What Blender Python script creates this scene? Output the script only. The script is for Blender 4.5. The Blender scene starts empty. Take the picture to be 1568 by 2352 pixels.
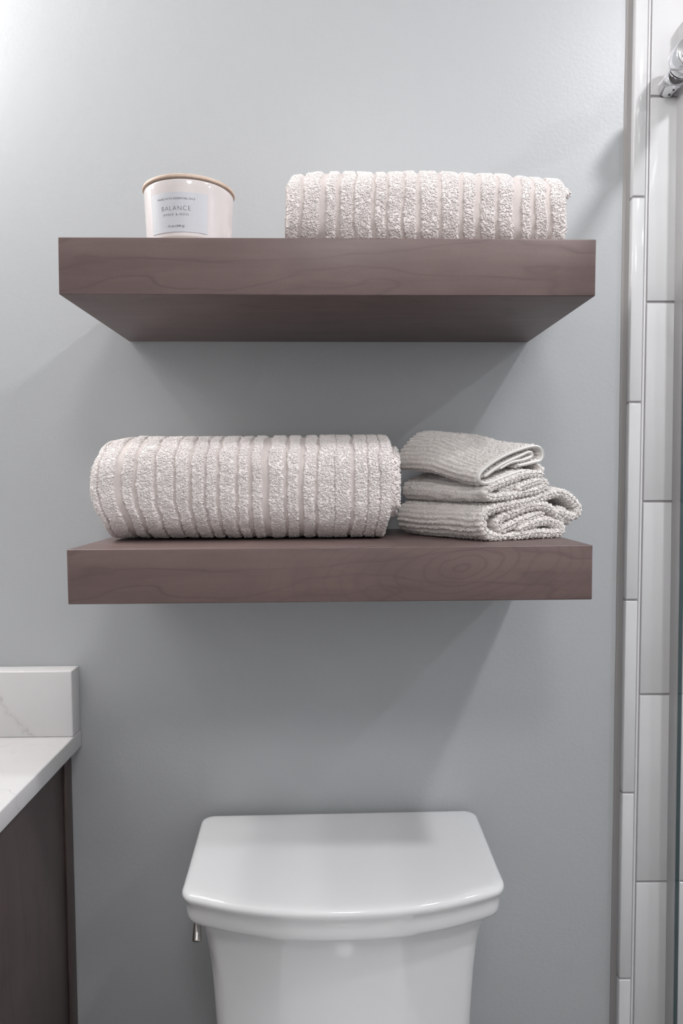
import bpy, bmesh, math, random
import numpy as np
from mathutils import Vector, Matrix
C = bpy.context.scene.collection
sc = bpy.context.scene

# ------------------------------------------------------------------ camera, world, lights, exposure
def camera():
    yaw, pitch, roll = .01451, .05161, -.00461
    f = Vector((math.sin(yaw)*math.cos(pitch), math.cos(yaw)*math.cos(pitch), -math.sin(pitch)))
    r = Vector((math.cos(yaw), -math.sin(yaw), 0)); u = r.cross(f)
    c, s = math.cos(roll), math.sin(roll)
    r2, u2 = c*r + s*u, -s*r + c*u
    cd = bpy.data.cameras.new('camera'); cd.sensor_fit = 'VERTICAL'; cd.sensor_height = 36; cd.lens = 24
    cd.clip_start = .01
    o = bpy.data.objects.new('camera', cd); C.objects.link(o)
    o.matrix_world = Matrix(((r2.x, u2.x, -f.x, -.00154), (r2.y, u2.y, -f.y, -1.05841), (r2.z, u2.z, -f.z, 1.258), (0, 0, 0, 1)))
    sc.camera = o
camera()
w = bpy.data.worlds.new('world'); sc.world = w; w.use_nodes = True
w.node_tree.nodes['Background'].inputs[0].default_value = (.8, .85, .9, 1)
w.node_tree.nodes['Background'].inputs[1].default_value = .02
def lamp(name, loc, target, power, size, color=(1, 1, 1), size_y=None, spread=180):
    l = bpy.data.lights.new(name, 'AREA'); l.energy = power; l.color = color
    l.shape = 'RECTANGLE' if size_y else 'DISK'; l.size = size
    if size_y: l.size_y = size_y
    l.spread = math.radians(spread)
    o = bpy.data.objects.new(name, l); C.objects.link(o); o.location = loc
    d = Vector(target) - Vector(loc); o.rotation_euler = d.to_track_quat('-Z', 'Y').to_euler()
lamp('shower_downlight', (.87, -.82, 2.43), (.87, -.82, 0), 9.0, .12, (.985, .975, 1))
lamp('shower_downlight_far', (1.60, -1.05, 2.43), (1.60, -1.05, 0), 5.5, .12, (.95, .955, 1))
def bulb(name, loc, power, radius, color):
    l = bpy.data.lights.new(name, 'POINT'); l.energy = power; l.shadow_soft_size = radius; l.color = color
    o = bpy.data.objects.new(name, l); C.objects.link(o); o.location = loc
bulb('room_fill', (.10, -1.50, 2.28), 9.5, .13, (1, .985, .975))  # unseen fill lamp, added for frontal light that fades down the wall
for k, x in enumerate((-1.34, -1.06, -.78)): bulb('vanity_bulb', (x, -.17, 2.09), 6.0, .035, (1, .975, .96))
vs = sc.view_settings
vs.view_transform = 'Standard'; vs.look = 'None'; vs.exposure = .78; vs.gamma = 1; vs.use_curve_mapping = False

# ------------------------------------------------------------------ helpers
rng = np.random.default_rng(7)
random.seed(7)
PI = math.pi
def tag(o, label=None, cat=None, group=None, kind=None):
    for k, v in (('label', label), ('category', cat), ('group', group), ('kind', kind)):
        if v: o[k] = v
    return o
def empty(name, loc, label, cat, group=None, rz=0):
    o = bpy.data.objects.new(name, None); C.objects.link(o); o.location = loc; o.rotation_euler = (0, 0, rz)
    o.empty_display_size = .05
    return tag(o, label, cat, group)
def link(name, me, mats, parent=None, world=False):
    o = bpy.data.objects.new(name, me); C.objects.link(o)
    for m in (mats if isinstance(mats, (list, tuple)) else [mats]): me.materials.append(m)
    if parent is not None:
        o.parent = parent
        if world:
            T = Matrix.Translation(parent.location) @ Matrix.Rotation(parent.rotation_euler.z, 4, 'Z')
            o.matrix_parent_inverse = T.inverted()
    return o
def np_mesh(name, V, Q, smooth=True, uv=None, mat_idx=None, pile=None):
    V = np.ascontiguousarray(V, dtype=np.float32).reshape(-1, 3)
    Q = np.ascontiguousarray(Q, dtype=np.int32); n, k = Q.shape
    me = bpy.data.meshes.new(name)
    me.vertices.add(len(V)); me.vertices.foreach_set('co', V.ravel())
    me.loops.add(n*k); me.loops.foreach_set('vertex_index', Q.ravel())
    me.polygons.add(n); me.polygons.foreach_set('loop_start', np.arange(0, n*k, k, dtype=np.int32))
    if smooth: me.polygons.foreach_set('use_smooth', np.ones(n, dtype=bool))
    if mat_idx is not None: me.polygons.foreach_set('material_index', np.asarray(mat_idx, dtype=np.int32))
    me.update(calc_edges=True)
    if uv is not None:
        l = me.uv_layers.new(name='UVMap'); l.data.foreach_set('uv', uv[Q.ravel()].astype(np.float32).ravel())
    if pile is not None:
        at = me.attributes.new('pile', 'FLOAT', 'POINT'); at.data.foreach_set('value', np.asarray(pile, dtype=np.float32).ravel())
    me.validate()
    return me
def bm_mesh(name, bm, smooth=False, angle=None):
    me = bpy.data.meshes.new(name)
    bmesh.ops.recalc_face_normals(bm, faces=bm.faces)
    bm.to_mesh(me); bm.free()
    if smooth:
        for p in me.polygons: p.use_smooth = True
        if angle is not None: me.set_sharp_from_angle(angle=math.radians(angle))
    return me
def box_bm(lo, hi, bev=0, seg=2):
    bm = bmesh.new()
    r = bmesh.ops.create_cube(bm, size=1)
    for v in r['verts']:
        v.co = Vector([(lo[i]+hi[i])/2 + v.co[i]*(hi[i]-lo[i]) for i in range(3)])
    if bev: bmesh.ops.bevel(bm, geom=bm.edges[:], offset=bev, segments=seg, affect='EDGES', profile=.5)
    return bm
def box(name, lo, hi, mat, parent=None, bev=0, seg=2, world=False):
    return link(name, bm_mesh(name, box_bm(lo, hi, bev, seg), smooth=bev > 0, angle=50), mat, parent, world)
def lathe(name, prof, mat, parent=None, axis='Z', loc=(0, 0, 0), n=64, smooth_angle=40):
    """prof: list of (radius, height) from one end to the other, closed on the axis."""
    bm = bmesh.new(); rings = []
    def P(r, h, a):
        c, s = r*math.cos(a), r*math.sin(a)
        v = {'Z': (c, s, h), 'Y': (c, h, s), 'X': (h, c, s)}[axis]
        return [v[i]+loc[i] for i in range(3)]
    for r, h in prof:
        if r < 1e-7: rings.append([bm.verts.new(P(0, h, 0))])
        else: rings.append([bm.verts.new(P(r, h, 2*PI*i/n)) for i in range(n)])
    for A, B in zip(rings, rings[1:]):
        for i in range(n):
            j = (i+1) % n
            if len(A) == 1 and len(B) == 1: continue
            if len(A) == 1: bm.faces.new((A[0], B[i], B[j]))
            elif len(B) == 1: bm.faces.new((A[i], A[j], B[0]))
            else: bm.faces.new((A[i], A[j], B[j], B[i]))
    return link(name, bm_mesh(name, bm, True, smooth_angle), mat, parent)
def loft(name, rings, mat, parent=None, cap0=True, cap1=True, angle=40):
    bm = bmesh.new(); R = [[bm.verts.new(p) for p in r] for r in rings]; n = len(R[0])
    for A, B in zip(R, R[1:]):
        for i in range(n):
            j = (i+1) % n; bm.faces.new((A[i], A[j], B[j], B[i]))
    if cap0: bm.faces.new(R[0])
    if cap1: bm.faces.new(R[-1])
    return link(name, bm_mesh(name, bm, True, angle), mat, parent)
# numpy value noise
def _h(ix, iy, seed):
    n = (ix.astype(np.int64)*374761393 + iy.astype(np.int64)*668265263 + seed*1442695041) & 0x7fffffff
    n = ((n ^ (n >> 13))*1274126177) & 0x7fffffff
    return ((n ^ (n >> 16)) & 0xffff)/65535.*2 - 1
def vnoise(x, y, seed=0):
    x = np.asarray(x, float); y = np.asarray(y, float)
    ix, iy = np.floor(x), np.floor(y); fx, fy = x-ix, y-iy
    fx = fx*fx*(3-2*fx); fy = fy*fy*(3-2*fy)
    ix = ix.astype(np.int64); iy = iy.astype(np.int64)
    a, b, c, d = _h(ix, iy, seed), _h(ix+1, iy, seed), _h(ix, iy+1, seed), _h(ix+1, iy+1, seed)
    return (a*(1-fx)+b*fx)*(1-fy) + (c*(1-fx)+d*fx)*fy
def sstep(a, b, x):
    t = np.clip((np.asarray(x, float)-a)/(b-a), 0, 1); return t*t*(3-2*t)

# ------------------------------------------------------------------ materials
class NT:
    def __init__(s, name):
        s.m = bpy.data.materials.new(name); s.m.use_nodes = True; s.t = s.m.node_tree
        s.b = s.t.nodes['Principled BSDF']; s.out = s.t.nodes['Material Output']
    def n(s, typ, ins=None, **kw):
        nd = s.t.nodes.new(typ)
        for k, v in kw.items(): setattr(nd, k, v)
        for k, v in (ins or {}).items(): s.set(nd, k, v)
        return nd
    def set(s, nd, k, v):
        if isinstance(v, bpy.types.NodeSocket): s.t.links.new(v, nd.inputs[k])
        elif isinstance(v, bpy.types.Node): s.t.links.new(v.outputs[0], nd.inputs[k])
        else: nd.inputs[k].default_value = v
    def math(s, op, a, b=None, clamp=False):
        nd = s.n('ShaderNodeMath', operation=op, use_clamp=clamp); s.set(nd, 0, a)
        if b is not None: s.set(nd, 1, b)
        return nd.outputs[0]
    def mix(s, f, a, b, blend='MIX'):
        nd = s.n('ShaderNodeMix', data_type='RGBA', blend_type=blend)
        s.set(nd, 0, f)
        for k, v in ((6, a), (7, b)): s.set(nd, k, (*v, 1) if isinstance(v, tuple) and len(v) == 3 else v)
        return nd.outputs[2]
    def ramp(s, f, stops):
        nd = s.n('ShaderNodeValToRGB'); s.set(nd, 0, f); e = nd.color_ramp.elements
        while len(e) < len(stops): e.new(.5)
        for x, (p, c) in zip(e, stops): x.position = p; x.color = (*c, 1) if len(c) == 3 else c
        return nd.outputs[0]
    def bump(s, h, strength, dist, normal=None):
        nd = s.n('ShaderNodeBump', {'Height': h, 'Strength': strength, 'Distance': dist})
        if normal is not None: s.set(nd, 'Normal', normal)
        return nd.outputs[0]
    def P(s, **kw):
        for k, v in kw.items():
            k = k.replace('_', ' ')
            s.set(s.b, k, (*v, 1) if isinstance(v, tuple) and len(v) == 3 and 'Normal' not in k else v)
        return s
    def coord(s, which='Object', scale=(1, 1, 1), loc=(0, 0, 0)):
        tc = s.n('ShaderNodeTexCoord')
        return s.n('ShaderNodeMapping', {'Vector': tc.outputs[which], 'Scale': scale, 'Location': loc}).outputs[0]
    def noise(s, v, scale, detail=3, rough=.5, dist=0):
        return s.n('ShaderNodeTexNoise', {'Vector': v, 'Scale': scale, 'Detail': detail, 'Roughness': rough, 'Distortion': dist}).outputs[0]
def srgb(r, g, b):
    f = lambda c: (c/255/12.92 if c <= 10 else ((c/255+.055)/1.055)**2.4)
    return (f(r), f(g), f(b))

def mat_paint():
    t = NT('grey_wall_paint'); v = t.coord('Object')
    peel = t.noise(v, 170, 3, .55); big = t.noise(v, 45, 2, .5)
    h = t.math('ADD', t.math('MULTIPLY', peel, .8), t.math('MULTIPLY', big, .35))
    t.P(Base_Color=srgb(177, 179.5, 182), Roughness=.42, Normal=t.bump(h, .27, .0012))
    t.b.inputs['Specular IOR Level'].default_value = .45
    return t.m
def mat_plain(name, col, rough=.5, metal=0, **kw):
    t = NT(name).P(Base_Color=col, Roughness=rough, Metallic=metal, **kw)
    return t.m
def mat_ceiling():
    t = NT('white_ceiling_paint'); v = t.coord()
    t.P(Base_Color=(.78, .78, .77), Roughness=.8, Normal=t.bump(t.noise(v, 120), .2, .001)); return t.m
def mat_floor():
    t = NT('grey_floor_tile'); v = t.coord()
    br = t.n('ShaderNodeTexBrick', {'Vector': v, 'Color1': (.10, .095, .09, 1), 'Color2': (.11, .105, .10, 1), 'Mortar': (.14, .14, .135, 1), 'Scale': 1.0, 'Mortar Size': .004, 'Brick Width': .6, 'Row Height': .3})
    t.P(Base_Color=br.outputs[0], Roughness=.35); return t.m
def mat_tile():
    t = NT('white_glazed_tile'); v = t.coord()
    t.P(Base_Color=(.65, .65, .66), Roughness=.07, Normal=t.bump(t.noise(v, 14, 1), .05, .002)); return t.m
def mat_grout():
    t = NT('grey_grout'); v = t.coord()
    t.P(Base_Color=srgb(164, 160, 162), Roughness=.9, Normal=t.bump(t.noise(v, 900), .3, .0005)); return t.m
def wood(name, base, dark, light, ring=None, grain_axis='X', contrast=1.0):
    """stained maple: soft mottling, faint growth lines along the board, optional flat-sawn rings around a point"""
    t = NT(name); v0 = t.coord('Object')
    st = {'X': (1, 9, 9), 'Z': (9, 9, 1)}[grain_axis]
    vs_ = t.n('ShaderNodeMapping', {'Vector': v0, 'Scale': st}).outputs[0]
    mott = t.noise(v0, 16, 4, .6); fine = t.noise(vs_, 70, 4, .6); med = t.noise(vs_, 6, 3, .55, .6)
    warp = t.noise(t.n('ShaderNodeMapping', {'Vector': v0, 'Scale': (1, 4, 4) if grain_axis == 'X' else (4, 4, 1)}).outputs[0], 3.2, 3, .5)
    sep = t.n('ShaderNodeSeparateXYZ', {'Vector': v0})
    if grain_axis == 'X':
        lines = t.math('SINE', t.math('ADD', t.math('MULTIPLY', warp, 46.), t.math('MULTIPLY', sep.outputs[2], 210)))
    else:
        lines = t.math('SINE', t.math('ADD', t.math('MULTIPLY', warp, 40.), t.math('MULTIPLY', sep.outputs[1], 120)))
    thin = t.math('POWER', t.math('MAXIMUM', lines, 0), 9)
    col = t.mix(t.math('MULTIPLY', mott, .8), base, dark)
    col = t.mix(t.math('MULTIPLY', t.math('SUBTRACT', med, .35, True), .9*contrast), col, light)
    col = t.mix(t.math('MULTIPLY', fine, .22*contrast), col, dark)
    gap = t.math('MULTIPLY', t.noise(v0, 7, 2), .95*contrast)
    speck = t.noise(t.n('ShaderNodeMapping', {'Vector': v0, 'Scale': (.5, 1, 1) if grain_axis == 'X' else (1, 1, .5)}).outputs[0], 900, 2, .7)
    col = t.mix(t.math('MULTIPLY', t.math('SUBTRACT', speck, .40, True), .9), col, dark)
    col = t.mix(t.math('MULTIPLY', thin, gap), col, dark)
    if ring:
        x0, z0, per = ring
        dx = t.math('MULTIPLY', t.math('SUBTRACT', sep.outputs[0], x0), .42); dz = t.math('SUBTRACT', sep.outputs[2], z0)
        sk = t.math('ADD', dz, t.math('MULTIPLY', dx, -.35))
        r = t.math('SQRT', t.math('ADD', t.math('MULTIPLY', dx, dx), t.math('MULTIPLY', sk, sk)))
        rr = t.math('ADD', r, t.math('MULTIPLY', t.noise(v0, 11, 3), .034))
        rg = t.math('POWER', t.math('MAXIMUM', t.math('SINE', t.math('MULTIPLY', rr, 2*PI/per)), 0), 3)
        fall = t.math('SUBTRACT', 1, t.math('MULTIPLY', r, 8.5), True)
        col = t.mix(t.math('MULTIPLY', t.math('MULTIPLY', rg, fall), .45), col, dark)
    fleck = t.math('GREATER_THAN', t.noise(v0, 420, 1), .80)
    col = t.mix(t.math('MULTIPLY', fleck, .25), col, light)
    t.P(Base_Color=col, Roughness=.40, Normal=t.bump(fine, .06, .0006))
    t.b.inputs['Specular IOR Level'].default_value = .4
    return t.m
def mat_quartz():
    t = NT('white_veined_quartz'); v = t.coord()
    sep = t.n('ShaderNodeSeparateXYZ', {'Vector': v})
    x, y, z = sep.outputs
    # one long vein crossing the slab from upper left to lower right, in slab coordinates
    wob = t.math('MULTIPLY', t.math('SUBTRACT', t.noise(v, 26, 5, .65), .5), .05)
    def vein(ax, az, c, width, soft, src=z):
        d = t.math('ABSOLUTE', t.math('ADD', t.math('ADD', t.math('MULTIPLY', x, ax), t.math('MULTIPLY', src, az)), t.math('SUBTRACT', wob, c)))
        return t.math('SUBTRACT', 1, t.math('DIVIDE', d, width), True)
    up_ = t.math('GREATER_THAN', z, .8645)
    q1 = t.math('MULTIPLY', up_, vein(.81, .585, .81*-.501+.585*.919, .0022, 1))
    q1b = t.math('MULTIPLY', up_, vein(.81, .585, .81*-.501+.585*.919, .009, 1))
    brk = t.noise(v, 60, 3); brk = t.math('MULTIPLY', t.math('SUBTRACT', brk, .33, True), 3.2, True)
    q2 = t.math('MULTIPLY', vein(.25, .97, .25*-.46+.97*-.20, .0016, 1, y), 1.)
    q3n = t.math('ABSOLUTE', t.math('SUBTRACT', t.noise(v, 9, 4, .6, .8), .5))
    q3 = t.math('MULTIPLY', t.math('SUBTRACT', 1, t.math('DIVIDE', q3n, .010), True), t.math('MULTIPLY', t.math('SUBTRACT', t.noise(v, 11, 2), .52, True), 4.))
    cloud = t.noise(v, 12, 4, .6)
    col = t.mix(cloud, (.70, .685, .685), (.64, .63, .635))
    for f, k in ((q1b, .10), (t.math('MULTIPLY', q1, brk), .5), (t.math('MULTIPLY', q2, brk), .5), (q3, .35)):
        col = t.mix(t.math('MULTIPLY', f, k, True), col, (.30, .27, .26))
    t.P(Base_Color=col, Roughness=.25)
    return t.m
def mat_towel(name, col, ground_shaded):
    t = NT(name)
    uv = t.coord('UV'); sep = t.n('ShaderNodeSeparateXYZ', {'Vector': uv})
    per = 2*PI/.0017
    a = t.math('SINE', t.math('MULTIPLY', sep.outputs[0], per)); b = t.math('SINE', t.math('MULTIPLY', sep.outputs[1], per))
    h = t.math('ADD', t.math('MULTIPLY', a, b), t.math('MULTIPLY', t.noise(t.coord('Object'), 700, 2), 1.2))
    pile = t.n('ShaderNodeAttribute', attribute_name='pile').outputs['Fac']
    t.P(Base_Color=t.mix(pile, ground_shaded, col), Roughness=.95, Normal=t.bump(h, .35, .0005))  # ground weave coloured darker to stand for shade between the raised pile bands
    t.b.inputs['Specular IOR Level'].default_value = .1
    t.b.inputs['Sheen Weight'].default_value = .25; t.b.inputs['Sheen Roughness'].default_value = .5
    return t.m
def mat_glass():
    """thin clear pane: transparent body with Fresnel reflections"""
    t = NT('clear_pane_glass'); t.t.nodes.remove(t.b)
    tr = t.n('ShaderNodeBsdfTransparent', {'Color': (.975, .985, .985, 1)}); gl = t.n('ShaderNodeBsdfGlossy', {'Roughness': .01})
    fr = t.n('ShaderNodeFresnel', {'IOR': 1.45}); geo = t.n('ShaderNodeNewGeometry'); front = t.math('SUBTRACT', 1, geo.outputs['Backfacing'])
    mx = t.n('ShaderNodeMixShader', {0: t.math('MULTIPLY', fr, front)})
    t.t.links.new(tr.outputs[0], mx.inputs[1]); t.t.links.new(gl.outputs[0], mx.inputs[2])
    t.t.links.new(mx.outputs[0], t.out.inputs[0]); return t.m
def mat_vinyl():
    t = NT('clear_vinyl_strip'); t.t.nodes.remove(t.b)
    tr = t.n('ShaderNodeBsdfTransparent', {'Color': (.86, .86, .86, 1)})
    pb = t.n('ShaderNodeBsdfPrincipled', {'Base Color': (.62, .61, .61, 1), 'Roughness': .25})
    mx = t.n('ShaderNodeMixShader', {0: .62}); t.t.links.new(tr.outputs[0], mx.inputs[1]); t.t.links.new(pb.outputs[0], mx.inputs[2])
    t.t.links.new(mx.outputs[0], t.out.inputs[0]); return t.m
def mat_lidwood():
    t = NT('pale_lid_wood'); v = t.coord('Object', (90, 6, 20))
    n = t.noise(v, 1.6, 4, .6)
    t.P(Base_Color=t.mix(n, srgb(226, 206, 190), srgb(186, 158, 138)), Roughness=.5); return t.m

PAINT = mat_paint(); CEIL = mat_ceiling(); FLOOR = mat_floor(); TILE = mat_tile(); GROUT = mat_grout()
CAULK = mat_plain('taupe_sealant', srgb(150, 147, 146), .6); BEAD = mat_plain('white_sealant', (.74, .74, .75), .35)
SHELF_A = wood('mauve_stained_maple', srgb(117, 98, 96), srgb(88, 73, 71), srgb(135, 117, 113))
SHELF_B = wood('mauve_stained_maple_ringed', srgb(117, 98, 95), srgb(88, 73, 71), srgb(134, 115, 110), ring=(.150, -.026, .0088))
CABW = wood('dark_stained_maple', srgb(90, 78, 76), srgb(68, 59, 58), srgb(104, 90, 87), grain_axis='Z', contrast=.8)
QUARTZ = mat_quartz()
PORC = mat_plain('white_porcelain', (.71, .71, .72), .08); PORC.node_tree.nodes['Principled BSDF'].inputs['Coat Weight'].default_value = .3
CHROME = mat_plain('polished_chrome', (.82, .82, .84), .06, 1); NICKEL = mat_plain('brushed_nickel', (.62, .59, .57), .16, 1)
BLACK = mat_plain('dark_recess', (.03, .03, .035), .4)
def mat_loops(name, col):
    """cotton loops: part of the light passes through each loop"""
    t = NT(name); t.t.nodes.remove(t.b)
    d = t.n('ShaderNodeBsdfDiffuse', {'Color': (*col, 1)}); tr = t.n('ShaderNodeBsdfTranslucent', {'Color': (*col, 1)})
    mx = t.n('ShaderNodeMixShader', {0: .15}); t.t.links.new(d.outputs[0], mx.inputs[1]); t.t.links.new(tr.outputs[0], mx.inputs[2])
    t.t.links.new(mx.outputs[0], t.out.inputs[0]); return t.m
TOWEL = mat_towel('blush_white_terry', srgb(246, 239, 237), srgb(212, 202, 199)); TERRY = mat_loops('blush_white_terry_loops', srgb(248, 242, 240))
CLOTH = mat_towel('grey_white_terry', srgb(248, 243, 240), srgb(222, 215, 211)); CLOTHT = mat_loops('grey_white_terry_loops', srgb(250, 245, 242))
HEM = mat_plain('smooth_woven_hem', srgb(232, 229, 226), .8)
GLASS = mat_glass(); VINYL = mat_vinyl(); GEDGE = mat_plain('green_glass_edge', srgb(36, 62, 66), .12)
JAR = mat_plain('milky_blush_glass', (.69, .635, .63), .06); JAR.node_tree.nodes['Principled BSDF'].inputs['Coat Weight'].default_value = .5
LABEL = mat_plain('pale_blue_paper', (.56, .57, .605), .45); INK = mat_plain('charcoal_ink', srgb(74, 74, 80), .7)
LIDW = mat_lidwood(); JARBASE = mat_plain('clear_grey_glass_base', srgb(190, 180, 174), .08)

# ------------------------------------------------------------------ the room
XL, XR, YF, ZC = -1.80, 2.05, -2.3, 2.44
def struct(o): o['kind'] = 'structure'; return o
wall_back = struct(box('wall_back', (XL-.1, 0, 0), (XR+.1, .1, ZC), PAINT))
struct(box('wall_left', (XL-.1, YF, 0), (XL, 0, ZC), PAINT))
struct(box('wall_front', (XL-.1, YF-.1, 0), (XR+.1, YF, ZC), CEIL))
wall_right = struct(box('wall_right', (XR, YF, 0), (XR+.1, 0, ZC), TILE))
struct(box('floor', (XL-.1, YF-.1, -.1), (XR+.1, .1, 0), FLOOR))
struct(box('ceiling', (XL-.1, YF-.1, ZC), (XR+.1, .1, ZC+.1), CEIL))
struct(box('baseboard_back', (-.36, -.014, .0), (.44, -.0005, .11), BEAD, bev=.003))
# shower tiling on the right of the back wall: backing, grout, tiles and edge tiles, all proud of the paint
box('grout', (.4542, -.0128, 0), (XR, 0, ZC), GROUT, wall_back)
TX0 = .4785; TW = .606; zt = [1.8238 + .3032*k for k in (2, 1)] + [1.8238, 1.5205, 1.2176, .9157, .6141, .312, .01]
def tile_x(z): return TX0
for k in range(len(zt)-1):
    for c in range(3):
        x0 = TX0 + c*(TW+.0035); x1 = min(x0+TW, XR-.002)
        box('tile', (x0, -.015, zt[k+1]+.0017), (x1, -.004, min(zt[k], ZC)-.0017), TILE, wall_back, .0011, 2)
ze = [ZC, 1.980, 1.6765, 1.3695, 1.0646, .7584, .4546, .15, 0]
for a, b in zip(ze, ze[1:]):
    bm = box_bm((.4537, -.015, b+.0014), (.4724, -.0002, a-.0014), .0016, 2)
    link('edge_tile', bm_mesh('edge_tile', bm, True, 50), TILE, wall_back)
bm = bmesh.new()
bmesh.ops.create_cone(bm, cap_ends=True, segments=12, radius1=.0017, radius2=.0017, depth=ZC-.004, matrix=Matrix.Translation((.47535, -.0122, ZC/2)))
link('sealant_bead', bm_mesh('sealant_bead', bm, True, 60), BEAD, wall_back)
# taupe sealant line where the paint meets the edge tiles, slightly wavy left edge
n = 120; zz = np.linspace(0, ZC, n); wv = .0004*vnoise(zz*11, zz*0, 3) + .0005*vnoise(zz*3, zz*0+5, 4)
V = []; Q = []
for i in range(n):
    V += [(.4447+wv[i], -.0002, zz[i]), (.4456+wv[i], -.0016, zz[i]), (.4500, -.0026, zz[i]), (.4536, -.0052, zz[i])]
for i in range(n-1):
    for j in range(3): a = i*4+j; Q.append((a, a+1, a+5, a+4))
link('sealant_joint', np_mesh('sealant_joint', V, Q), CAULK, wall_back)

# ------------------------------------------------------------------ shelves
SW, SD, SH = .61, .27, .064
def shelf(cx, z, roll, mat, label):
    o = box('floating_shelf', (-SW/2, -SD, -SH), (SW/2, -.0003, 0), mat, None, .0013, 3)
    o.location = (cx, 0, z); o.rotation_euler = (0, -roll, 0)
    return tag(o, label, 'shelf')
Z1, Z2 = 1.4702+.058, 1.1183+.058
shelf(-.00334, Z1, -.00375, SHELF_A, 'upper thick mauve-stained wood floating shelf holding the candle and one towel')
shelf(-.00237, Z2, .00238, SHELF_B, 'lower thick mauve-stained wood floating shelf with ringed grain above the toilet')
def shelf_top(which, x):
    return (Z1-.00375*(x+.00334)) if which == 1 else (Z2+.00238*(x+.00237))

# ------------------------------------------------------------------ terry towels
def grid_faces(nu, nv, wrap=False):
    i, j = np.meshgrid(np.arange(nu if wrap else nu-1), np.arange(nv-1), indexing='ij')
    a = i*nv+j; b = ((i+1) % nu)*nv+j
    return np.stack([a, b, b+1, a+1], -1).reshape(-1, 4)
def normals(P, wrap):
    du = (np.roll(P, -1, 0)-np.roll(P, 1, 0)) if wrap else np.gradient(P, axis=0)
    dv = np.gradient(P, axis=1)
    N = np.cross(du, dv); N /= np.linalg.norm(N, axis=-1, keepdims=True)+1e-12
    return N
def loops_mesh(name, P, N, M, density, size, seed, wrap=True, flop=.24, fat=.40):
    """terry loops: one bent three-sided tube per loop, scattered over the grid P in proportion to M"""
    r = np.random.default_rng(seed)
    A = P[:, :-1]; B = np.roll(P, -1, 0)[:, :-1]; D = P[:, 1:]
    if not wrap: A, B, D = A[:-1], P[1:, :-1], D[:-1]
    area = np.linalg.norm(np.cross(B-A, D-A), axis=-1); Mw = M[:area.shape[0], :-1]
    W = (area*Mw); n = int(W.sum()*density)
    idx = np.searchsorted(np.cumsum(W.ravel()), r.random(n)*W.sum()); idx = np.minimum(idx, W.size-1)
    iu, iv = np.unravel_index(idx, W.shape); fu, fv = r.random((n, 1)), r.random((n, 1))
    o = A[iu, iv]+(B-A)[iu, iv]*fu+(D-A)[iu, iv]*fv
    nn = N[iu, iv]; tt = np.cross(nn, r.normal(size=(n, 3))); tt /= np.linalg.norm(tt, axis=1, keepdims=True)
    bb = np.cross(nn, tt)
    up = nn + flop*(r.normal(size=(n, 1))*tt*.6 + r.normal(size=(n, 1))*bb) + np.array([0, 0, -.35]); up /= np.linalg.norm(up, axis=1, keepdims=True)
    sd = np.cross(up, bb); sd /= np.linalg.norm(sd, axis=1, keepdims=True); fw = np.cross(sd, up)
    wd = size*(.8+.5*r.random((n, 1))); ht = size*(.26+.36*r.random((n, 1))); rad = size*fat*(.8+.4*r.random((n, 1)))
    arc = [(-.42, -.30), (-.30, .80), (.32, .85), (.42, -.30)]
    V = np.empty((n, 12, 3)); ctr = [o+sd*wd*a+up*ht*b+fw*wd*.25*(k-1.5)*.4 for k, (a, b) in enumerate(arc)]
    for k in range(4):
        tg = ctr[min(k+1, 3)]-ctr[max(k-1, 0)]; tg /= np.linalg.norm(tg, axis=1, keepdims=True)
        e1 = fw; e2 = np.cross(tg, e1)
        for q in range(3):
            a = 2*PI*q/3; V[:, k*3+q] = ctr[k]+rad*(math.cos(a)*e1+math.sin(a)*e2)
    f = [(k*3+q, k*3+(q+1) % 3, k*3+3+(q+1) % 3, k*3+3+q) for k in range(3) for q in range(3)]
    F = (np.arange(n)[:, None, None]*12+np.array(f)[None]).reshape(-1, 4)
    return np_mesh(name, V.reshape(-1, 3), F)

def bands_mask(x, s, bands, seed, rag=.0011):
    m = np.zeros_like(x)
    e = vnoise(s/.0042, x/.008, seed)*rag + vnoise(s/.03, x/.03, seed+1)*.0016
    for a, b in bands:
        m = np.maximum(m, sstep(a-.0007, a+.0007, x+e)*sstep(-b-.0007, -b+.0007, -(x+e)))
    return m

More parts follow.
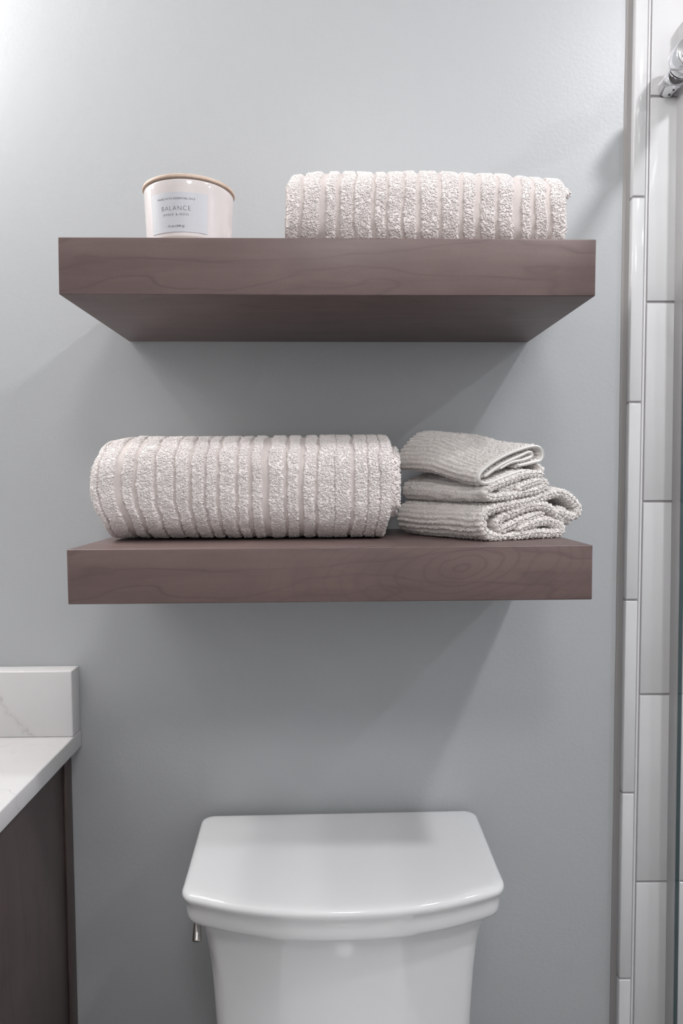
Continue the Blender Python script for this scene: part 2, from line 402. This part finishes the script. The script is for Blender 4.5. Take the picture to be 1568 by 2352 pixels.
def bath_towel(label, group, yc, zc, a, b, x0, x1, bands, zfloor, seed, prof, endoff, inner, vlo=-.55):
    root = empty('bath_towel', ((x0+x1)/2, yc, zfloor(0)), label, 'towel', group)
    # angular samples: dense where the roll faces the room
    th = np.concatenate([np.linspace(-.62*PI, .62*PI, 290, endpoint=False), np.linspace(.62*PI, 1.38*PI, 60, endpoint=False)])
    npx = int((x1-x0)/.0011); px = np.linspace(0, 1, npx)
    TH, PX = np.meshgrid(th, px, indexing='ij')
    def surf(TH, PX, sc_=1.0):
        ex = 2/prof
        cy, cz = np.cos(TH), np.sin(TH)
        yy = np.sign(cy)*np.abs(cy)**ex; zz_ = np.sign(cz)*np.abs(cz)**ex
        fold = 1+.026*vnoise(TH*1.3+9, PX*4, seed)+.012*vnoise(TH*3, PX*9, seed+2)
        bb_ = b*(1+.0*PX)*endoff['h'](PX)
        Y = yc - a*yy*sc_*fold; Z = zc + bb_*zz_*sc_*fold - (b-bb_)
        L = x0 + endoff['l'](zz_, yy); Rr = x1 + endoff['r'](zz_, yy)
        X = L+(Rr-L)*PX + .0015*vnoise(TH*4, PX*2, seed+5)
        return np.stack([X, Y, Z], -1)
    P = surf(TH, PX)
    arc = np.cumsum(np.concatenate([[0], np.linalg.norm(np.diff(P[:, npx//2], axis=0), axis=1)]))
    S = np.repeat(arc[:, None], npx, 1)
    xm = x0+(x1-x0)*PX
    M = bands_mask(xm, S, bands, seed+11)
    N = normals(P, True)
    # ends turn in
    e = np.minimum(PX, 1-PX)*(x1-x0); M = M*sstep(0, .004, e); turn = sstep(.006, 0, e)
    nub = np.abs(vnoise(xm/.0021, S/.0021, seed+3))+np.abs(vnoise(xm/.0036+.4*vnoise(S/.003, xm/.003, seed+8), S/.0036, seed+6))
    h = M*(.0022-.0006*nub) + .0003*vnoise(xm/.009, S/.009, seed+4)
    if N[np.argmin(np.abs(th)), npx//2] @ np.array([0, -1, 0]) < 0: N = -N
    P = P+N*(h-turn*.004)[..., None]
    zf = zfloor(0)+.0024
    P[..., 2] = np.maximum(P[..., 2], zf+.0012*(1-M)*(np.abs(P[..., 2]-zf) < .01))
    V = P.reshape(-1, 3); Q = grid_faces(len(th), npx, True)
    # close the ends a little way in
    nt = len(th); extra = []; eq = []; base = len(V)
    for side, col, dx in ((0, 0, 1), (1, npx-1, -1)):
        ring = P[:, col]; cen = ring.mean(0)
        for k, (s_, d_) in enumerate(((.94, .001), (.85, .006), (.3, .012), (.0, .012))):
            extra.append(cen+(ring-cen)*s_+np.array([dx*d_, 0, 0]))
        prev = np.arange(nt)*npx+col
        for k in range(4):
            cur = base+(side*4+k)*nt+np.arange(nt)
            eq.append(np.stack([prev, np.roll(prev, -1), np.roll(cur, -1), cur], -1)); prev = cur
    V = np.concatenate([V]+extra); Q = np.concatenate([Q]+eq)
    UV = np.concatenate([np.stack([xm, S], -1).reshape(-1, 2), np.zeros((8*nt, 2))])
    link('towel_wrap', np_mesh('towel_wrap', V, Q, uv=UV, pile=np.concatenate([M.ravel(), np.ones(8*nt)])), TOWEL, root, True)
    # loops where they can be seen
    vis = (TH < .52*PI) & (TH > vlo*PI)
    edge = np.maximum(M, .35*(e < .004))
    lo = link('terry_loops', loops_mesh('terry_loops', P, N, edge*vis*(np.abs(P[..., 2]-zf) > .001), 4.2e5, .0017, seed), TERRY, root, True); lo['kind'] = 'stuff'
    # inner turns of the roll, showing past the wrap at the ends
    for (r0, r1, t0, t1, pl, pr, sd) in inner:
        m = 150; tt = np.linspace(t0, t1, m); rr = np.linspace(r0, r1, m)
        ex = 2/prof; cy, cz = np.cos(tt), np.sin(tt)
        cen = np.stack([yc-a*np.sign(cy)*np.abs(cy)**ex*rr, zc+b*np.sign(cz)*np.abs(cz)**ex*rr], -1)
        ribbon('inner_fold', root, cen, .0075, x1-x0+pl+pr, lambda q, z, p: (x0-pl+p, q, z), TOWEL, TERRY, sd, dp=.004, dens=1.2e5, lsize=.0026, looprange=lambda p, L: ((p < .016) | (p > L-.016)), rough=.0012)
    return root

def resample(c, d):
    seg = np.linalg.norm(np.diff(c, axis=0), axis=1); s = np.concatenate([[0], np.cumsum(seg)])
    n = max(8, int(s[-1]/d)); t = np.linspace(0, s[-1], n)
    return np.stack([np.interp(t, s, c[:, k]) for k in range(c.shape[1])], -1)
def smooth_curve(pts, d):
    """Catmull-Rom through control points, resampled evenly"""
    p = np.array(pts, float); p = np.concatenate([[2*p[0]-p[1]], p, [2*p[-1]-p[-2]]]); out = []
    for i in range(1, len(p)-2):
        for t in np.linspace(0, 1, 24, endpoint=False):
            out.append(.5*((2*p[i])+(-p[i-1]+p[i+1])*t+(2*p[i-1]-5*p[i]+4*p[i+1]-p[i+2])*t*t+(-p[i-1]+3*p[i]-3*p[i+1]+p[i+2])*t**3))
    out.append(p[-2]); return resample(np.array(out), d)
def ribbon(name, root, cen, thick, L, place, mat, lmat, seed, dp=.0015, dens=2e5, lsize=.002, looprange=None, rib=None, rough=.0006, loops=True, p0=0.0, jut=0.0, inner_p=.022, outer_loops=True):
    """a folded strip of cloth: centre line in a (q, z) plane, given thickness, extruded L along p, then placed"""
    cen = resample(cen, .0016 if dp < .003 else .003)
    d = np.gradient(cen, axis=0); d /= np.linalg.norm(d, axis=1, keepdims=True)+1e-12
    nr = np.stack([-d[:, 1], d[:, 0]], -1); h = thick/2
    cap = [PI/2-PI*k/6 for k in range(1, 6)]
    end = np.array([cen[-1]+h*(math.cos(t)*d[-1]+math.sin(t)*nr[-1]) for t in cap])
    beg = np.array([cen[0]+h*(-math.cos(t)*d[0]-math.sin(t)*nr[0]) for t in cap])
    out = np.concatenate([cen+h*nr, end, (cen-h*nr)[::-1], beg])
    mid_ = np.concatenate([cen, np.repeat(cen[-1:], 5, 0), cen[::-1], np.repeat(cen[:1], 5, 0)])
    nu = len(out); ne = 4; hh = min(h, L/3)
    phi = np.linspace(PI/2, 0, ne+1)
    pp = np.concatenate([p0+hh*(1-np.sin(phi[:-1])), np.linspace(p0+hh, p0+L-hh, max(4, int(L/dp))), (p0+L-hh*(1-np.sin(phi[:-1])))[::-1]])
    fc = np.concatenate([np.cos(phi[:-1])+.03, np.ones(len(pp)-2*ne), (np.cos(phi[:-1])+.03)[::-1]])
    arc = np.cumsum(np.concatenate([[0], np.linalg.norm(np.diff(out, axis=0), axis=1)]))
    S, PP = np.meshgrid(arc, pp, indexing='ij')
    dv_ = out-mid_
    q = mid_[:, :1]+dv_[:, :1]*fc; z = mid_[:, 1:]+dv_[:, 1:]*fc
    cs = np.concatenate([[0], np.cumsum(np.linalg.norm(np.diff(cen, axis=0), axis=1))]); ms = np.concatenate([cs, np.full(5, cs[-1]), cs[::-1], np.zeros(5)])
    PP = PP - jut*(.5+.5*vnoise(ms/.028, ms*0+2.5, seed+9))[:, None]*sstep(p0+.05, p0, PP)
    P = np.stack(np.broadcast_arrays(*place(q, z, PP)), -1).astype(float)
    N = normals(P, True)
    onr = np.concatenate([nr, end-cen[-1], -nr[::-1], beg-cen[0]])
    ref = np.stack(np.broadcast_arrays(*place(q+1e-4*onr[:, :1], z+1e-4*onr[:, 1:], PP)), -1)-np.stack(np.broadcast_arrays(*place(q, z, PP)), -1)
    sg = np.sign((N*ref).sum(-1)); sg[sg == 0] = 1
    N = N*np.where(np.median(sg) < 0, -1, 1)
    M = np.ones_like(S) if rib is None else rib(S, PP, seed)
    P = P+N*((rough*vnoise(S/.0026, PP/.0026, seed)+(.0019*M if rib is not None else 0))*fc[None])[..., None]
    V = P.reshape(-1, 3); Q = grid_faces(nu, len(pp), True)
    # flat strip ends: bridge the two sides
    m = len(cen); eq = []
    for col in (0, len(pp)-1):
        a = np.arange(m-1); o1 = a; o2 = a+1; i1 = (m+5)+(m-1-a); i2 = (m+5)+(m-2-a)
        eq.append(np.stack([o1, o2, i2, i1], -1)*len(pp)+col)
        for c0, e0, i0 in ((m-1, m, m+5), (m+5+m-1, 2*m+5, 0)):
            ring = [c0]+list(range(e0, e0+5))+[i0]
            eq.append(np.array([(ring[0], ring[1], ring[2], ring[6]), (ring[2], ring[3], ring[5], ring[6]), (ring[3], ring[4], ring[5], ring[5])])[:2]*len(pp)+col)
    Q = np.concatenate([Q]+eq)
    o = link(name, np_mesh(name, V, Q, uv=np.stack([PP, S], -1).reshape(-1, 2), pile=M), mat, root, True)
    if loops:
        W = np.maximum(M, (fc < .99)[None]*.9)
        if looprange is not None: W = W*looprange(PP-p0, L)
        else:      # the inside of a fold shows only near its open end
            side = np.zeros(nu, bool); mm = len(cen)
            ring_area = lambda c: abs(np.dot(c[:, 0], np.roll(c[:, 1], -1))-np.dot(c[:, 1], np.roll(c[:, 0], -1)))
            plus_outer = ring_area(cen+h*nr) > ring_area(cen-h*nr)
            side[:mm] = plus_outer; side[mm+5:mm+5+mm] = not plus_outer
            W = W*(((PP-p0) < inner_p) | (side[:, None] & outer_loops & ((PP-p0) < .135)))
        lo = link('terry_loops', loops_mesh('terry_loops', P, N, W, dens, lsize, seed+1), lmat, root, True); lo['kind'] = 'stuff'
    return o

def pxb(lst, px0, px1, x0, x1): return [(x0+(x1-x0)*(a-px0)/(px1-px0), x0+(x1-x0)*(b-px0)/(px1-px0)) for a, b in lst]
low = [(205, 222), (227, 262), (282, 302), (315, 349), (358, 394), (402, 429), (440, 465), (473, 492), (503, 536), (546, 566), (580, 600), (620, 650), (662, 686), (702, 726), (735, 772), (775, 807), (819, 847), (852, 876), (881, 909)]
LX0, LX1 = -.304, .076
bath_towel('bulky off-white ribbed bath towel, rolled wide, at the left of the lower shelf', None, -.113, Z2+.0683, .0862, .0673, LX0, LX1, pxb(low, 205, 909, LX0, LX1), lambda x: Z2-.0006,
           21, 2.7, {'h': lambda p: 1-.05*sstep(.12, 0, p), 'l': lambda z, y: .013*sstep(.1, -1., z)+.004*sstep(.3, 1, z), 'r': lambda z, y: -.006*sstep(.0, -1, z)+.0*z},
           [(.83, .30, -.3, 9.5, -.004, .010, 61)])
up = [(657, 685), (697, 731), (750, 769), (782, 807), (814, 848), (860, 879), (888, 915), (924, 946), (960, 996), (1008, 1042), (1056, 1077), (1094, 1123), (1135, 1163), (1185, 1202), (1216, 1238), (1252, 1287)]
UX0, UX1 = -.057, .292
bath_towel('off-white ribbed bath towel folded flat on the upper shelf beside the candle', None, -.118, Z1+.0602, .0842, .0617, UX0, UX1, pxb(up, 657, 1287, UX0, UX1), lambda x: Z1+.0003,
           47, 2.6, {'h': lambda p: 1-.07*sstep(.45, 1., p)-.04*sstep(.12, 0, p), 'l': lambda z, y: .004*sstep(.3, 1, z), 'r': lambda z, y: .0*z},
           [(.74, .34, .5, 9.9, -.006, .011, 71)], -.38)

# stack of folded cloths at the right of the lower shelf; profile points are read in a (q, z) plane
QA = np.array([.92, .39]); QA /= np.linalg.norm(QA); PA = np.array([-.585, .811]); PA /= np.linalg.norm(PA)
ORG = np.array([.183, -.222])
def prof(pts): return [((x-735)/3.136*.00069, (862-y)/3.136*.00053+.0) for x, y in pts]
def placer(dz=lambda q, z, p: 0*q, dq=lambda q, z, p: 0*q):
    def f(q, z, p):
        q2 = q+dq(q, z, p)
        return (ORG[0]+QA[0]*q2+PA[0]*p, ORG[1]+QA[1]*q2+PA[1]*p, np.maximum(Z2+.0026+z+dz(q, z, p), Z2+.0030))
    return f
def cloth_rib(per, duty):
    def f(S, PP, seed):
        ph = (S+.0012*vnoise(PP/.02, S/.02, seed+3))/per
        w_ = np.abs((ph % 1)-.5)*2
        return sstep(duty+.12, duty-.12, w_)
    return f
def stack_cloth(label, ribbons, thick, place, L, seed, rib, hem=False, lsize=.0021, dens=2.4e5):
    z0 = min(z for r in ribbons for _, z in prof(r))
    root = empty('hand_towel', (ORG[0], ORG[1], Z2+max(z0, 0)), label, 'towel', 'folded hand towels stacked on the lower shelf')
    for k, r in enumerate(ribbons):
        c = smooth_curve(prof(r), .0016)
        ribbon('folded_layer', root, c, thick, L-(.004*k), place, CLOTH, CLOTHT, seed+10*k, dp=.0016, dens=dens, lsize=lsize, rib=rib, p0=.006*hem+.002*k, jut=0 if hem else .007, outer_loops=(k == 0))
        if hem: ribbon('hem', root, c, thick+.0010, .0095, place, HEM, HEM, seed+5+k, dp=.0012, loops=False, rough=.0002, p0=.002*k)
bump_top = placer(lambda q, z, p: .030*sstep(0, .11, p)*np.exp(-((q-.028)/.05)**2)*sstep(.030, .085, z)+.004*vnoise(p/.05, q/.04, 3))
stack_cloth('small off-white washcloth with smooth hemmed end, topmost of the folded stack',
            [[(1000, 300), (1100, 272), (1152, 258), (1166, 205), (1140, 160), (1080, 155), (960, 200), (830, 270), (745, 340), (722, 390), (745, 430), (800, 425), (900, 385), (1010, 342), (1060, 338), (1066, 365), (1010, 385)],
             [(775, 375), (880, 300), (1000, 235), (1080, 195), (1098, 225), (1040, 255), (950, 280), (880, 320)]], .0026, bump_top, .15, 300, cloth_rib(.0056, .50), True, .0012, 4.2e5)
mid = placer(lambda q, z, p: .003*vnoise(p/.04, q/.03, 8)+.010*sstep(0, .12, p)*sstep(.04, .08, z))
stack_cloth('fuzzy off-white folded towel in the middle of the stack, under the hemmed washcloth',
            [[(1140, 395), (1060, 395), (960, 425), (850, 460), (785, 490), (760, 525), (785, 552), (880, 552), (1000, 540), (1120, 515), (1180, 480), (1160, 448), (1080, 458), (980, 500)],
             [(1150, 345), (1155, 385), (1090, 420)], [(870, 512), (960, 485), (1060, 480), (1150, 470)]], .0062, mid, .15, 340, cloth_rib(.0064, .52), False, .0015, 3.3e5)
bot = placer(lambda q, z, p: .002*vnoise(p/.05, q/.04, 12)+.006*sstep(0, .1, p)*sstep(.03, .05, z))
stack_cloth('bulky off-white hand towel at the bottom of the stack, with loose rolled end',
            [[(1300, 655), (1350, 700), (1405, 705), (1425, 650), (1380, 580), (1300, 515), (1220, 530), (1080, 590), (900, 612), (790, 650), (748, 705), (750, 780), (790, 832), (900, 846), (1080, 838), (1240, 828), (1305, 805), (1290, 765), (1200, 735), (1100, 760), (1000, 790)],
             [(1360, 735), (1290, 690), (1190, 630), (1090, 628), (980, 660), (900, 690), (850, 740), (870, 790), (920, 770), (1000, 735), (1090, 710), (1160, 690)]], .0085, bot, .155, 380, cloth_rib(.0068, .54), False, .0015, 3.3e5)

# ------------------------------------------------------------------ candle
def candle():
    cx, cy = -.1740, -.2
    zb = shelf_top(1, cx)
    root = empty('candle', (cx, cy, zb), 'blush glass jar candle with wooden lid and pale paper label on the upper shelf', 'candle')
    R = lambda z: .0510+(.0540-.0510)*z/.074
    H = .0725
    prof = [(0, 0), (.047, 0), (.0500, .0012), (.0512, .004)]+[(R(z), z) for z in np.linspace(.008, H-.003, 12)]+[(R(H)-.0004, H-.0012), (R(H)-.0016, H), (R(H)-.0035, H-.0005), (R(H)-.0045, H-.004), (.049, H-.02), (0, H-.02)]
    lathe('glass_jar', prof, JAR, root, n=128)
    lathe('jar_base', [(0, .0004), (.0500, .0004), (.05125, .004), (R(.0085)+.00012, .0085), (R(.0085)-.001, .0087), (0, .0087)], JARBASE, root, n=128)
    lathe('wooden_lid', [(0, H+.0005), (.0535, H+.0005), (.0550, H+.0012), (.0554, H+.0026), (.0550, H+.0042), (.0538, H+.0050), (0, H+.0050)], LIDW, root, n=128)
    lathe('lid_seal', [(0, H-.008), (.0485, H-.008), (.0492, H-.004), (.0492, H+.0004), (0, H+.0006)], BEAD, root, n=96)
    # label: a thin curved sheet; angle 0 faces -y, positive toward +x
    a0, a1, z0, z1 = LAB
    nA = 48; V = []; Q = []
    for k, off in enumerate((.0001, .0004)):
        for i in range(nA+1):
            t = a0+(a1-a0)*i/nA
            for z in (z0, z1): V.append(((R(z)+off)*math.sin(t), -(R(z)+off)*math.cos(t), z))
    for i in range(nA):
        a = 2*(nA+1)+2*i; Q.append((a, a+2, a+3, a+1))
    lab = link('paper_label', np_mesh('paper_label', V, Q), LABEL, root)
    def text(s, size, ang, z, track=1.0, thin=0.):
        cu = bpy.data.curves.new('text', 'FONT'); cu.body = s; cu.size = size; cu.align_x = 'CENTER'; cu.align_y = 'CENTER'
        cu.space_character = track; cu.offset = -thin; cu.resolution_u = 4
        o = bpy.data.objects.new('text', cu); C.objects.link(o)
        dg = bpy.context.evaluated_depsgraph_get(); me = bpy.data.meshes.new_from_object(o.evaluated_get(dg))
        bpy.data.objects.remove(o); bpy.data.curves.remove(cu)
        for v in me.vertices:
            zz_ = z+v.co.y; rr = R(zz_)+.00055; t = ang+v.co.x/rr
            v.co = (rr*math.sin(t), -rr*math.cos(t), zz_)
        me.materials.clear()
        link('printed_text', me, INK, lab)
    zc = lambda f: z1-(z1-z0)*f
    ta = TXA
    text('MADE WITH ESSENTIAL OILS', .0031, ta, zc(.165), 1.16)
    text('BALANCE', .0075, ta, zc(.41), 1.13, .00016)
    text('AMBER & MOSS', .0034, ta, zc(.565), 1.40, .00004)
    text('12 oz (340 g)', .0036, ta, zc(.85), 1.05)
LAB = (math.radians(-42), math.radians(34), .0125, .0570); TXA = math.radians(-6)
candle()

# ------------------------------------------------------------------ toilet
def toilet():
    ang = .018
    root = empty('toilet', (.0085, -.002, 0), 'white porcelain toilet with bow-fronted tank lid below the shelves', 'toilet', rz=ang)
    def outline(hw_b, hw_f, yb, yf, bow, rb=.016, rf=.026, n=14):
        """plan of the tank: straight back, straight sides, bowed front; local coordinates"""
        pts = []
        def arc(c, r, t0, t1, m=8):
            for i in range(m+1):
                t = t0+(t1-t0)*i/m; pts.append((c[0]+r*math.cos(t), c[1]+r*math.sin(t)))
        ys = yf+bow                       # where the front bow meets the side
        arc((hw_b-rb, yb-rb), rb, PI/2, 0)
        for k in range(1, 6): pts.append((hw_b+(hw_f-hw_b)*k/6, (yb-rb)+((ys+rf)-(yb-rb))*k/6))
        # front corner: blend side into bow
        xs = hw_f-rf
        slope = math.atan2(2*bow*(xs/hw_f), hw_f)
        arc((hw_f-rf, ys+rf*.55), rf, 0, -(PI/2-slope), 10)
        xe, ye = pts[-1]
        m = 40
        for i in range(1, m):
            x = xe-2*xe*i/m; pts.append((x, yf+(ye-yf)*(abs(x)/xe)**2.15))
        half = [(-x, y) for x, y in reversed(pts[:len(pts)-(m-1)])]
        pts += half
        return pts
    def ring(ins, z, hw_b, hw_f, yb, yf, bow, **k):
        return [(x, y, z) for x, y in outline(hw_b-ins, hw_f-ins, yb-ins, yf+ins, bow, **k)]
    # tank body
    body = []
    for z, hw, yf, bw in ((.395, .158, -.210, .032), (.42, .1635, -.216, .033), (.46, .1655, -.219, .034), (.535, .1685, -.222, .036), (.565, .1705, -.224, .037), (.604, .1735, -.227, .039), (.632, .1770, -.2295, .041), (.652, .1808, -.232, .043), (.668, .1842, -.2345, .044), (.680, .1872, -.2370, .045), (.6880, .1892, -.2390, .046)):
        body.append(ring(0, z, hw+.009-.006*(z-.395)/.293, hw+.005-.005*(z-.395)/.293, -.022, yf, bw, rf=.03))
    loft('tank', body, PORC, root, angle=60)
    Lp = ((.018, .6885), (.0105, .6895), (.0066, .6925), (.0052, .697), (.0048, .7025), (.0047, .708), (.0042, .7135), (.0028, .7185), (.0010, .7225), (0, .7262), (.0008, .7298), (.0030, .7325), (.0065, .7340), (.012, .7345), (.03, .7347))
    loft('tank_lid', [ring(i, z, .2130, .2085, -.012, -.259, .048) for i, z in Lp], PORC, root, angle=60)
    # trip lever on the left side, pointing forward
    bm = bmesh.new()
    A, B = Vector((-.1935, -.166, .6860)), Vector((-.1915, -.1945, .6560)); d = B-A
    rot = d.to_track_quat('Z', 'Y').to_matrix().to_4x4()
    pr = [(0, 0), (.0036, 0), (.0042, .0015), (.0045, .012), (.0058, d.length-.003), (.0055, d.length-.0007), (.0043, d.length), (0, d.length)]
    lv = lathe('flush_lever', pr, NICKEL, root, n=32); lv.data.transform(Matrix.Translation(A) @ rot)
    lathe('lever_boss', [(0, -.2005), (.0042, -.2005), (.0052, -.1992), (.0054, -.190), (.0054, -.176), (0, -.176)], NICKEL, root, axis='X', loc=(0, -.166, .6812), n=32)
    # bowl and closed seat below the picture
    def ell(cx, cy, rx, ry, z, n=48): return [(cx+rx*math.cos(2*PI*i/n), cy+ry*math.sin(2*PI*i/n), z) for i in range(n)]
    loft('bowl', [ell(0, -.34, .10, .24, .0), ell(0, -.34, .105, .25, .03), ell(0, -.34, .105, .25, .15), ell(0, -.36, .13, .28, .26), ell(0, -.375, .175, .32, .345), ell(0, -.38, .185, .335, .385), ell(0, -.38, .183, .333, .395)], PORC, root)
    loft('seat', [ell(0, -.47, .180, .235, .397), ell(0, -.47, .186, .24, .405), ell(0, -.47, .186, .24, .425), ell(0, -.47, .176, .23, .437), ell(0, -.47, .12, .16, .440)], PORC, root)
toilet()

# ------------------------------------------------------------------ vanity
def vanity():
    root = empty('vanity_cabinet', (-.80, -.27, 0), 'dark stained wood vanity cabinet below the white countertop', 'cabinet')
    X1 = -.4172
    box('side_panel', (X1-.018, -.535, .0), (X1, -.0005, .8374), CABW, root, .0008, 2, True)
    box('scribe_moulding', (X1, -.0245, .0), (X1+.0050, -.0005, .8374), CABW, root, .0012, 2, True)
    box('carcass', (-1.20, -.50, .10), (X1-.0182, -.0005, .8374), CABW, root, 0, 2, True)
    for a, b in ((-1.195, -.818), (-.812, -.438)):
        d = box('door', (a, -.52, .12), (b, -.5005, .83), CABW, root, .002, 2, True)
        xk = b-.04 if a < -1 else a+.04
        lathe('handle', [(0, -.545), (.012, -.543), (.014, -.538), (.006, -.532), (.006, -.519), (0, -.519)], NICKEL, d, axis='Y', loc=(xk, 0, .70), n=24)
    ct = box('countertop', (-1.22, -.565, .8376), (-.3955, -.0006, .8640), QUARTZ, None, .0022, 3)
    tag(ct, 'white veined quartz countertop on the dark vanity cabinet', 'countertop')
    bs = box('backsplash', (-1.22, -.0315, .8641), (-.3970, -.0010, .9655), QUARTZ, None, .0018, 3)
    tag(bs, 'white quartz backsplash strip with a grey vein, standing on the countertop', 'backsplash')
vanity()

# ------------------------------------------------------------------ shower door
def shower():
    g = empty('shower_door', (.522, -.04, .06), 'clear frameless glass shower door panel with dark green edge at the right', 'shower door')
    lean = lambda z: .5222-(z-1.185)*.0073
    def sheet(name, xo, t, y0, y1, za, zb, mat):
        bm = bmesh.new(); vs_ = [bm.verts.new((lean(z)+xo+dx, y, z)) for z in (za, zb) for dx in (0, t) for y in (y0, y1)]
        bmesh.ops.convex_hull(bm, input=vs_); return link(name, bm_mesh(name, bm), mat, g, True)
    sheet('glass_pane', .0004, .0056, -1.25, -.0418, .06, 1.826, GLASS)
    sheet('pane_edge', .0004, .0056, -.0418, -.0412, .06, 1.826, GEDGE)
    sheet('wall_strip', 0, .009, -.0385, -.0152, .06, 1.922, VINYL)
    # rail assembly
    r = empty('door_rail', (.508, -.015, 1.83), 'polished chrome sliding door rail and roller fixed to the white tiles', 'rail')
    def loc(o): o.matrix_parent_inverse = Matrix.Translation(-r.location); return o
    def dy(name, prof, c, mat, par=r, n=48):
        o = lathe(name, prof, mat, None, axis='Y', loc=(c[0], 0, c[1]), n=n); o.parent = par; o.matrix_parent_inverse = Matrix.Translation(-r.location); return o
    bx, bz = .5025, 1.8348
    dy('wall_bracket', [(0, -.0465), (.0135, -.0465), (.0143, -.0450), (.0145, -.042), (.0145, -.017), (.0138, -.0152), (0, -.0152)], (bx, bz), CHROME)
    cx, cz = .5105, 1.8535
    dy('roller', [(0, -.0755), (.0213, -.0755), (.0230, -.0745), (.0240, -.0725), (.0240, -.050), (.0230, -.0475), (.0213, -.0467), (0, -.0465)], (cx, cz), CHROME)
    for zz_ in (cz+.0075, cz-.0085): dy('screw_recess', [(0, -.0759), (.0052, -.0759), (.0055, -.0754), (0, -.0754)], (cx-.0075, zz_), BLACK, n=24)
    dy('roller', [(0, -.158), (.0195, -.158), (.0222, -.155), (.0222, -.116), (.0195, -.113), (0, -.113)], (cx, cz), CHROME)
    dy('rail_tube', [(0, -1.25), (.011, -1.25), (.011, -.0765), (0, -.0765)], (cx+.009, cz), CHROME)
    for yy in (-.024, -.037):
        o = lathe('set_screw', [(0, bz-.0151), (.0016, bz-.0151), (.0018, bz-.0138), (0, bz-.0138)], BLACK, None, loc=(bx-.001, yy, 0), n=16)
        o.parent = r; o.matrix_parent_inverse = Matrix.Translation(-r.location)
shower()
